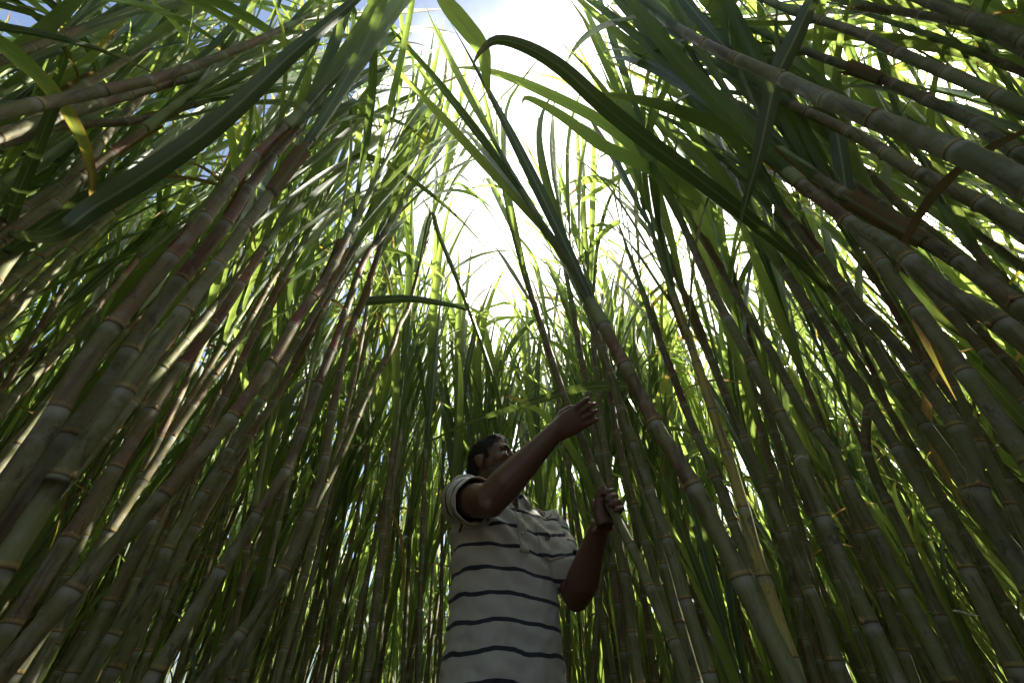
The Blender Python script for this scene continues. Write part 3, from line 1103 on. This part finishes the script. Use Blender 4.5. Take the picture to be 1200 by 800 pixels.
class Vol:
    def __init__(self):
        self.bm = bmesh.new()

    def loft(self, secs, n=20, power=2.0):
        """secs: (centre, half-axis u, half-axis v); closed tube with rounded caps"""
        rings = []
        c0, u0, v0 = secs[0]
        c1, u1, v1 = secs[-1]
        full = list(secs)
        d0 = (secs[0][0] - secs[1][0]).normalized()
        d1 = (secs[-1][0] - secs[-2][0]).normalized()
        r0, r1 = min(u0.length, v0.length), min(u1.length, v1.length)
        full = [(c0 + d0 * r0 * 0.55, u0 * 0.55, v0 * 0.55), (c0 + d0 * r0 * 0.3, u0 * 0.85, v0 * 0.85)] + full + \
               [(c1 + d1 * r1 * 0.3, u1 * 0.85, v1 * 0.85), (c1 + d1 * r1 * 0.55, u1 * 0.55, v1 * 0.55)]
        for c, u, v in full:
            ring = []
            for j in range(n):
                a = 2 * math.pi * j / n
                ca, sa = math.cos(a), math.sin(a)
                e = 2.0 / power
                ring.append(self.bm.verts.new(c + u * math.copysign(abs(ca) ** e, ca) + v * math.copysign(abs(sa) ** e, sa)))
            rings.append(ring)
        for a, b in zip(rings, rings[1:]):
            for j in range(n):
                self.bm.faces.new((a[j], a[(j + 1) % n], b[(j + 1) % n], b[j]))
        self.bm.faces.new(list(reversed(rings[0])))
        self.bm.faces.new(rings[-1])

    def tube(self, pts, radii, flat=1.0, ref=None, n=16):
        secs = []
        for i, (p, r) in enumerate(zip(pts, radii)):
            t = (pts[min(len(pts) - 1, i + 1)] - pts[max(0, i - 1)]).normalized()
            x, y = frame(t, ref)
            secs.append((p, x * r, y * r * flat))
        self.loft(secs, n)

    def ball(self, c, m):
        """ellipsoid; m a 3x3 matrix whose columns are the half axes"""
        r = bmesh.ops.create_icosphere(self.bm, subdivisions=3, radius=1.0)
        for v in r['verts']:
            v.co = c + m @ v.co

    def finish(self, name, voxel, smooth=4, factor=0.5):
        bmesh.ops.recalc_face_normals(self.bm, faces=self.bm.faces)
        me = bpy.data.meshes.new(name)
        self.bm.to_mesh(me)
        self.bm.free()
        o = bpy.data.objects.new(name, me)
        COL.objects.link(o)
        r = o.modifiers.new('r', 'REMESH')
        r.mode = 'VOXEL'
        r.voxel_size = voxel
        s = o.modifiers.new('s', 'SMOOTH')
        s.iterations = smooth
        s.factor = factor
        dg = bpy.context.evaluated_depsgraph_get()
        me2 = bpy.data.meshes.new_from_object(o.evaluated_get(dg))
        bpy.data.objects.remove(o)
        me2.name = name
        me2.polygons.foreach_set('use_smooth', [True] * len(me2.polygons))
        return me2


def paint(me, fn):
    a = me.attributes.new('pig', 'FLOAT_COLOR', 'POINT')
    flat = []
    for v in me.vertices:
        flat.extend(fn(v.co))
    a.data.foreach_set('color', flat)


# joints
SH_R = body_pt(-0.185, 0.0, 1.425)
SH_L = body_pt(0.185, 0.0, 1.405)
EL_R = at(574, 586, 1.37)
WR_R = at(647, 509, 1.45)
EL_L = at(677, 697, 1.50)
WR_L = at(701, 622, 1.45)

# head frame
HY, HP, HROLL = R(55), R(9), R(6)
HF = Vector((math.sin(HY) * math.cos(HP), -math.cos(HY) * math.cos(HP), math.sin(HP)))
HL = Vector((math.cos(HY), math.sin(HY), 0))
HU = HL.cross(HF) * -1
if HU.z < 0:
    HU = -HU
HC = Vector((-0.076, 1.685, 1.602))
HM = Matrix((HL, HF, HU)).transposed() * 0.95


def hd(x, y, z):
    return HC + HM @ Vector((x, y, z))


def hball(vol, c, r, rot=None):
    m = HM @ (rot or Matrix.Identity(3)) @ Matrix.Diagonal(r)
    vol.ball(hd(*c), m)


body = Vol()
tor = [(0.80, .165, .115, 0), (0.90, .17, .125, 0), (0.98, .165, .125, .005), (1.06, .16, .12, .005), (1.15, .168, .118, 0),
       (1.25, .182, .115, 0), (1.33, .185, .108, -.005), (1.395, .158, .082, -.012), (1.43, .10, .066, -.018)]
body.loft([(body_pt(0, f, z), LF * w, FW * d) for z, w, d, f in tor], 24, 2.3)
body.tube([body_pt(0, -.02, 1.40), body_pt(0, -0.01, 1.47), HC + HM @ Vector((0, -.02, -.075)), HC + HM @ Vector((0, -.015, -.01))], [.07, .062, .058, .056])
# legs
for s in (-1, 1):
    hip, knee, ankle = body_pt(s * .09, 0, .86), body_pt(s * .11, .02, .48), body_pt(s * .12, -.01, .08)
    body.tube([hip, hip.lerp(knee, .5), knee, knee.lerp(ankle, .35), ankle], [.092, .08, .058, .057, .04])
    body.tube([ankle + UP * -.02 - FW * .03, ankle + FW * .06 - UP * .04, ankle + FW * .16 - UP * .05], [.04, .04, .03])


def arm(sh, el, wr, sgn):
    mid = sh.lerp(el, .5)
    body.tube([sh - LF * sgn * .045, sh, sh.lerp(el, .22), mid, sh.lerp(el, .85)], [.055, .064, .061, .056, .052])
    d = (wr - el).normalized()
    body.tube([sh.lerp(el, .75), el, el.lerp(wr, .22), el.lerp(wr, .5), el.lerp(wr, .8), wr, wr + d * .02],
              [.052, .052, .053, .046, .037, .032, .031])


arm(SH_R, EL_R, WR_R, -1)
arm(SH_L, EL_L, WR_L, 1)

# right hand: open, reaching to the right of the picture, back to the viewer, thumb hidden on the far side above
tip_r = at(706, 471, 1.47)
kn = at(676, 489, 1.46)
hx = (tip_r - WR_R).normalized()
hn = (CAMP - kn).normalized()
hn = (hn - hx * hn.dot(hx)).normalized()
hs = hn.cross(hx)
if hs.dot(ray(600, 0) - ray(600, 800)) < 0:
    hs = -hs                                          # thumb side, up in the picture
kn = WR_R + hx * 0.10
body.loft([(WR_R - hx * .01, hs * .030, hn * .024), (WR_R + hx * .03, hs * .035, hn * .020), (WR_R + hx * .07, hs * .042, hn * .017), (WR_R + hx * .100, hs * .041, hn * .014)], 18, 2.4)
for off, ln, spread, dip in ((.030, .074, .06, .02), (.0105, .084, .01, .05), (-.0095, .078, -.05, .10), (-.029, .062, -.12, .17)):
    b = kn + hs * off - hx * 0.012
    d = (hx + hs * spread - hn * dip * .5).normalized()
    p1 = b + d * (ln * .5 + .012)
    d2 = (d - hn * (.48 + dip)).normalized()
    p2 = p1 + d2 * ln * .30
    d3 = (d2 - hn * .6).normalized()
    p3 = p2 + d3 * ln * .22
    body.tube([b, b + d * .02, p1, p2, p3], [.0105, .0100, .0092, .0084, .0070], n=12)
tb = WR_R + hx * .03 + hs * .022 - hn * .012
body.tube([tb, tb + hx * .035 + hs * .018 - hn * .02, tb + hx * .066 + hs * .02 - hn * .036, tb + hx * .088 + hs * .014 - hn * .044], [.016, .013, .011, .0085], n=12)
body.ball(WR_R - hs * .022 + hn * .014, Matrix.Diagonal((.011, .011, .011)))
body.ball(EL_R + (EL_R - SH_R.lerp(WR_R, .5)).normalized() * .034, Matrix.Diagonal((.022, .022, .022)))

# left hand closed round the held cane
QP, Qb, Ql = hero_path['Q']
grip = min((p + Ql for p in QP.p), key=lambda p: (p - at(713, 592, 1.42)).length)
gi = min(range(len(QP.p)), key=lambda i: (QP.p[i] + Ql - grip).length)
ca = (QP.p[min(gi + 3, len(QP.p) - 1)] - QP.p[gi - 3]).normalized()
cv = (CAMP - grip)
cv = (cv - ca * cv.dot(ca)).normalized()              # towards the viewer
cr = cv.cross(ca)
if cr.x < 0:
    cr = -cr


def gp(deg, r, along):
    a = R(deg)
    return grip + ca * along + (cr * math.cos(a) + cv * math.sin(a)) * r


RC = 0.0165
def gt(deg):
    a = R(deg)
    return (cv * math.cos(a) - cr * math.sin(a))      # tangent round the cane


def gr(deg):
    a = R(deg)
    return (cr * math.cos(a) + cv * math.sin(a))


heel = gp(195, RC + .026, -.050)
dl = (WR_L - EL_L).normalized()
body.loft([(WR_L - dl * .07, gt(195) * .031, gr(195) * .030), (WR_L - dl * .03, gt(195) * .030, gr(195) * .028), (WR_L, gt(195) * .031, gr(195) * .027), (WR_L.lerp(heel, .55), gt(195) * .032, gr(195) * .027), (heel, gt(195) * .035, gr(195) * .026),
           (gp(200, RC + .023, -.02), gt(200) * .039, gr(200) * .023), (gp(207, RC + .019, .012), gt(207) * .039, gr(207) * .018),
           (gp(222, RC + .015, .042), gt(222) * .032, gr(222) * .013)], 18)
for i, (al, reach, rr) in enumerate(((.042, 92, .0092), (.021, 100, .0098), (.0, 96, .0095), (-.021, 80, .0085))):
    pts = []
    for q in range(6):
        ang = 245 + (360 + reach - 245) * q / 5
        rad = RC + rr + (.004 if q in (1, 3) else 0)
        pts.append(gp(ang, rad, al + .004 * math.sin(q) - .006 * q / 5))
    body.tube(pts, [rr * 1.1, rr * 1.08, rr, rr, rr * .95, rr * .8], n=12)
body.tube([gp(185, RC + .022, -.03), gp(165, RC + .018, .002), gp(140, RC + .013, .030), gp(105, RC + .010, .046), gp(75, RC + .009, .052)], [.019, .0165, .0125, .0105, .009], n=12)

# head
hball(body, (0, -.012, .038), (.075, .097, .086))
hball(body, (0, .022, -.020), (.064, .074, .092))
hball(body, (0, .040, -.085), (.046, .046, .036))
hball(body, (0, .072, -.098), (.024, .022, .018))
for s in (-1, 1):
    hball(body, (s * .042, .058, -.018), (.024, .028, .022))
    hball(body, (s * .050, .010, -.070), (.016, .040, .030))
    hball(body, (s * .077, -.012, -.008), (.010, .020, .032))
    hball(body, (s * .082, -.020, .004), (.006, .016, .020))
    hball(body, (s * .013, .108, -.036), (.010, .011, .009))
    hball(body, (s * .031, .086, -.008), (.016, .012, .007))
hball(body, (0, .083, .024), (.052, .018, .010))
body.tube([hd(0, .092, .014), hd(0, .108, -.010), hd(0, .122, -.030), hd(0, .112, -.040)], [.009, .011, .013, .009])
hball(body, (0, .096, -.061), (.026, .012, .006))
hball(body, (0, .094, -.072), (.022, .012, .007))
hball(body, (0, .090, -.052), (.024, .012, .012))

bme = body.finish('person_body', 0.0042, 3, 0.5)
HI = HM.inverted()


def skin_paint(co):
    q = HI @ (co - HC)
    st = 0.0
    if -.14 < q.z < .02 and abs(q.x) < .085 and -.03 < q.y < .15:
        lo = -0.035 - 0.9 * max(0, .05 - q.y) * 0
        st = max(0.0, min(1.0, (-.036 - q.z + (0.012 if q.y < .06 else 0)) / .014)) * (1 if q.y > -.005 else 0)
        if abs(q.x) < .02 and q.y > .10 and q.z > -.045:
            st = 0
    lip = 1.0 if (abs(q.x) < .026 and q.y > .092 and -.078 < q.z < -.058) else 0.0
    if lip:
        st *= 0.2
    return (st, lip, 0, 1)


paint(bme, skin_paint)
bme.materials.append(M_SKIN)
person = link('person', bme)
tag(person, 'man in a white polo shirt with dark stripes, looking up and gripping a cane', 'person')

# eyes, brows, hair
for s in (-1, 1):
    v = Vol()
    hball(v, (s * .031, .0815, .003), (.0122, .0122, .0112))
    e = link('eye', v.finish('eye', 0.002, 2), person)
    e.data.materials.append(M_EYE)
    v = Vol()
    hball(v, (s * .0325, .0915, .0045), (.0062, .003, .0062))
    e2 = link('iris', v.finish('iris', 0.0012, 1), e)
    e2.data.materials.append(M_IRIS)
    v = Vol()
    v.tube([hd(s * .012, .100, .024), hd(s * .032, .098, .031), hd(s * .052, .078, .026)], [.0045, .0055, .003])
    b = link('eyebrow', v.finish('eyebrow', 0.0018, 2), person)
    b.data.materials.append(M_HAIR)

hv = Vol()
hball(hv, (0, -.014, .042), (.079, .101, .088))
hball(hv, (0, -.055, .0), (.072, .064, .070))
hball(hv, (0, .028, .094), (.056, .050, .032))
hme = hv.finish('hair', 0.004, 3)
hb = bmesh.new()
hb.from_mesh(hme)
kill = []
for f in hb.faces:
    q = HI @ (f.calc_center_median() - HC)
    nz = noise.noise(q * 90) * .005
    line = 0.062 if q.y > .05 else (0.018 if abs(q.x) > .04 and q.y > .0 else -.05)
    if q.y > .05:
        line = .068 + .012 * (1 - abs(q.x) / .06)
    elif q.y > .012:
        line = .0 if q.y < .028 else .045
    elif q.y > -.035:
        line = .026
    if q.z < line + nz:
        kill.append(f)
bmesh.ops.delete(hb, geom=kill, context='FACES')
for vtx in hb.verts:
    q = HI @ (vtx.co - HC)
    vtx.co += HM @ (Vector((q.x, q.y, q.z)).normalized() * (noise.noise(Vector((q.x * 90, q.y * 60, q.z * 160))) * .0035))
hb.to_mesh(hme)
hb.free()
hair = link('hair', hme, person)
hme.materials.append(M_HAIR)
md = hair.modifiers.new('thick', 'SOLIDIFY')
md.thickness = 0.012
md.offset = -1

hs_ = MB()
rs = random.Random(5)
faces = [(hme.polygons[i].center.copy(), hme.polygons[i].normal.copy()) for i in range(len(hme.polygons))]
for _ in range(5200):
    c, nn = rs.choice(faces)
    q = HI @ (c - HC)
    flow = HM @ Vector((0.5 * q.x / .08 + rs.uniform(-.5, .5), -0.7 if q.z > .05 else -.3, -0.25 if q.z > .09 else -0.9))
    flow = (flow - nn * flow.dot(nn)).normalized()
    sd = flow.cross(nn) * rs.uniform(.0006, .0011)
    ln = rs.uniform(.008, .017)
    a = c + nn * -.002
    b = c + flow * ln * .55 + nn * rs.uniform(.0005, .003)
    e = c + flow * ln + nn * rs.uniform(-.001, .003)
    o = len(hs_.v)
    hs_.v.extend([a - sd, a + sd, b + sd * .8, b - sd * .8, e])
    hs_.f.extend([(o, o + 1, o + 2, o + 3), (o + 3, o + 2, o + 4)])
link('hair_strands', hs_.mesh('hair_strands', M_HAIR), hair)

# shirt
sv = Vol()
st = [(0.78, .198, .150, .005), (0.86, .196, .150, .008), (0.95, .188, .148, .012), (1.05, .182, .142, .012), (1.15, .187, .136, .008),
      (1.25, .198, .132, .004), (1.33, .202, .124, -.002), (1.395, .188, .102, -.01), (1.445, .125, .084, -.015), (1.50, .082, .078, -.012)]
sv.loft([(body_pt(0, f, z), LF * (w * (.965 if z < 1.3 else 1)), FW * d) for z, w, d, f in st], 32, 2.35)


def sleeve(sh, el, sgn, end):
    q = [sh - LF * sgn * .07 - UP * .01, sh, sh.lerp(el, .2), sh.lerp(el, end * .7), sh.lerp(el, end + .12)]
    sv.tube(q, [.070, .078, .076, .074, .076], n=24)


CUT_R, CUT_L = 0.60, 0.62
sleeve(SH_R, EL_R, -1, CUT_R)
sleeve(SH_L, EL_L, 1, CUT_L)
sme = sv.finish('shirt', 0.0055, 9, 0.5)
axes = [(SH_R, EL_R, CUT_R), (SH_L, EL_L, CUT_L)]


def sleeve_coord(p):
    for sh, el, cut in axes:
        d = el - sh
        t = (p - sh).dot(d) / d.dot(d)
        r = (p - sh - d * t).length
        q = p - AX
        lat = abs(q.dot(LF))
        if t > 0.10 and r < .105 and (lat > .185 or (sh is SH_R and q.dot(FW) > .165)):
            return t, d.length
    return None, 0


sb = bmesh.new()
sb.from_mesh(sme)
kill = []
for f in sb.faces:
    c = f.calc_center_median()
    t, ln = sleeve_coord(c)
    cut = False
    if t is not None:
        for sh, el, ct in axes:
            d = el - sh
            tt = (c - sh).dot(d) / d.dot(d)
            if (c - sh - d * tt).length < .11 and tt > ct:
                cut = True
    q = c - AX
    lf, fw = q.dot(LF), q.dot(FW)
    if c.z < 0.84 + .01 * math.sin(lf * 20):
        cut = True
    if c.z > 1.472 - max(0, fw) * 0.30 and abs(lf) < .10:
        cut = True
    # open neck above the placket
    if fw > .04 and abs(lf) < max(0, (c.z - 1.385)) * 0.42:
        cut = True
    if cut:
        kill.append(f)
bmesh.ops.delete(sb, geom=kill, context='FACES')
bmesh.ops.delete(sb, geom=[v for v in sb.verts if not v.link_faces], context='VERTS')
for v in sb.verts:
    if v.is_boundary:
        done = False
        for sh, el, ct in axes:
            d = el - sh
            tt = (v.co - sh).dot(d) / d.dot(d)
            if abs(tt - ct) < .06 and (v.co - sh - d * tt).length < .12:
                v.co += d * (ct - tt)
                done = True
        if not done and v.co.z < .87:
            v.co.z = .84
sb.normal_update()
for v in sb.verts:
    p = v.co
    q = p - AX
    lf, fw = q.dot(LF), q.dot(FW)
    t, ln = sleeve_coord(p)
    # folds: long soft ones down the body, drag lines towards the raised arm, ripples at waist and sleeve
    w = 0.014 * noise.noise(Vector((lf * 9 + p.z * 1.2, fw * 9, p.z * 2.2)))
    dr = (p - SH_R)
    w += 0.013 * math.sin((lf * 0.9 + p.z * 1.15) * 62 + 3 * noise.noise(p * 5)) * max(0.0, 1 - dr.length / .42)
    w += 0.010 * noise.noise(Vector((lf * 7, fw * 7, p.z * 24 + lf * 9))) * max(0, min(1, (1.12 - p.z) / .15))
    w += 0.004 * noise.noise(p * 32)
    if t is not None:
        w = 0.006 * noise.noise(Vector((t * 9, p.x * 20, p.z * 20))) + .003 * noise.noise(p * 40)
    v.co += v.normal * w
sb.to_mesh(sme)
sb.free()


def shirt_paint(p):
    t, ln = sleeve_coord(p)
    q = p - AX
    lf, fw = q.dot(LF), q.dot(FW)
    if t is not None:
        s = (t * ln - .02) / .062
    else:
        wob = .013 * noise.noise(Vector((lf * 7, fw * 7, p.z * 3))) + .006 * noise.noise(Vector((lf * 18, fw * 18, p.z * 5 + 3)))
        lift = 0.0 * max(0, (-lf - .05)) * max(0, min(1, (p.z - 1.15) / .2)) * 4
        s = (p.z + wob - lift - .958) / .073
    d = abs(s - round(s)) * .07                        # distance from the stripe centre, metres
    return (max(0.0, min(1.0, 0.5 + (.0058 - d) / .005)), 0, 0, 1)


paint(sme, shirt_paint)
sme.materials.append(M_SHIRT)
sme.polygons.foreach_set('use_smooth', [True] * len(sme.polygons))
shirt = link('shirt', sme, person)
md = shirt.modifiers.new('thick', 'SOLIDIFY')
md.thickness = 0.004
md.offset = -1

# collar: a folded band open at the throat
NC = body_pt(0, -.008, 1.47)
cb, lb = MB(), MB()
rows, rows2 = [], []
for i in range(41):
    a = R(-90 + 26 + (360 - 52) * i / 40)               # from the throat round the nape
    dirv = LF * math.cos(a) - FW * math.sin(a)
    front = max(0.0, -math.sin(a))
    pt = NC + UP * (-.030 * front)
    edge = min(i, 40 - i) / 40
    drop = .030 + .020 * max(0, 1 - edge / .14)
    rx = .070
    rows.append([pt + dirv * (rx + .000) + UP * .026, pt + dirv * (rx + .010) + UP * .032, pt + dirv * (rx + .020) + UP * .026,
                 pt + dirv * (rx + .031) + UP * (.006), pt + dirv * (rx + .038 + .006 * front) + UP * (.022 - drop)])
    rows2.append([pt + dirv * (rx - .004) + UP * -.012, pt + dirv * (rx - .003) + UP * .010, pt + dirv * (rx - .001) + UP * .027])
cb.grid(rows, False, [[(0, 0, 0, 1)] * 5] * 41)
lb.grid(rows2, False, [[(0, 0, 0, 1)] * 3] * 41)
c = link('collar', cb.mesh('collar', M_COLLAR), shirt)
m_ = c.modifiers.new('thick', 'SOLIDIFY')
m_.thickness = .004
c2 = link('collar_lining', lb.mesh('collar_lining', M_BLUE), shirt)
m_ = c2.modifiers.new('thick', 'SOLIDIFY')
m_.thickness = .003

# placket, buttons, pocket: laid on the shirt by rays
SO = [v.co.copy() for v in sme.vertices]
from mathutils.bvhtree import BVHTree
bvh = BVHTree.FromPolygons([tuple(v.co) for v in sme.vertices], [tuple(p.vertices) for p in sme.polygons])


def on_shirt(l, z, off=.003):
    o = body_pt(l, .5, z)
    hit, n_, i_, d_ = bvh.ray_cast(o, -FW)
    if hit is None:
        hit = body_pt(l, .12, z)
    return hit + FW * off


pl = MB()
rows = [[on_shirt(x, 1.385 - .15 * i / 14, .0035) for x in (-.016, -.008, 0, .008, .016)] for i in range(15)]
pl.grid(rows, False, [[(0, 0, 0, 1)] * 5] * 15)
p_ = link('placket', pl.mesh('placket', M_COLLAR), shirt)
m_ = p_.modifiers.new('thick', 'SOLIDIFY')
m_.thickness = .003
for z in (1.362, 1.300):
    v = Vol()
    ctr = on_shirt(0, z, .007)
    v.loft([(ctr - FW * .002, LF * .0055, UP * .0055), (ctr + FW * .001, LF * .0055, UP * .0055)], 16)
    b = link('button', v.finish('button', .0012, 1), shirt)
    b.data.materials.append(M_BUTTON)
# breast pocket with a small round mark
pk = MB()
rows = [[on_shirt(.062 + .088 * j / 8, 1.345 - .105 * i / 9 - (.012 * (1 - abs(j - 4) / 4) if i == 9 else 0), .004) for j in range(9)] for i in range(10)]
attrs = []
for row in rows:
    attrs.append([shirt_paint(q - FW * .004) for q in row])
# finer grid so the stripes stay crisp
rows = [[on_shirt(.062 + .088 * j / 24, 1.345 - .105 * i / 40 - (.012 * (1 - abs(j - 12) / 12) * (i / 40)), .004) for j in range(25)] for i in range(41)]
attrs = [[shirt_paint(q - FW * .004) for q in row] for row in rows]
pk.grid(rows, False, attrs)
p_ = link('pocket', pk.mesh('pocket', M_SHIRT), shirt)
m_ = p_.modifiers.new('thick', 'SOLIDIFY')
m_.thickness = .003
em = MB()
ring = []
for i in range(25):
    a = 2 * math.pi * i / 24
    ring.append([on_shirt(.106 + math.cos(a) * r, 1.312 + math.sin(a) * r, .0085) for r in (.013, .010)])
em.grid(ring, False, [[(0, 0, 0, 1)] * 2] * 25)
sq = [(.006, .006), (.002, .0085), (-.004, .007), (-.006, .003), (0, .0), (.006, -.003), (.004, -.007), (-.002, -.0085), (-.006, -.006)]
em.grid([[on_shirt(.106 + x + dx, 1.312 + y, .009) for dx in (-.0015, .0015)] for x, y in sq], False, [[(0, 0, 0, 1)] * 2] * len(sq))
e_ = link('emblem', em.mesh('emblem', M_EMBLEM), p_)
m_ = e_.modifiers.new('thick', 'SOLIDIFY')
m_.thickness = .001

# trousers and boots, below the frame
tv = Vol()
tv.loft([(body_pt(0, .004, z), LF * w, FW * d) for z, w, d in ((.80, .178, .128), (.88, .180, .132), (.97, .172, .132))], 24, 2.3)
for s in (-1, 1):
    hip, knee, ankle = body_pt(s * .09, 0, .84), body_pt(s * .11, .02, .48), body_pt(s * .12, -.01, .12)
    tv.tube([hip, hip.lerp(knee, .5), knee, knee.lerp(ankle, .5), ankle], [.105, .095, .078, .072, .07])
tme = tv.finish('trousers', .009, 4)
tme.materials.append(M_TROUSER)
link('trousers', tme, person)
for s in (-1, 1):
    an = body_pt(s * .12, -.01, .08)
    v = Vol()
    v.tube([an + UP * .16, an + UP * .02 - FW * .005], [.06, .058])
    v.tube([an - FW * .045 - UP * .03, an + FW * .05 - UP * .032, an + FW * .19 - UP * .042], [.05, .052, .040])
    b = link('boot', v.finish('boot', .006, 3), person)
    b.data.materials.append(M_BOOT)
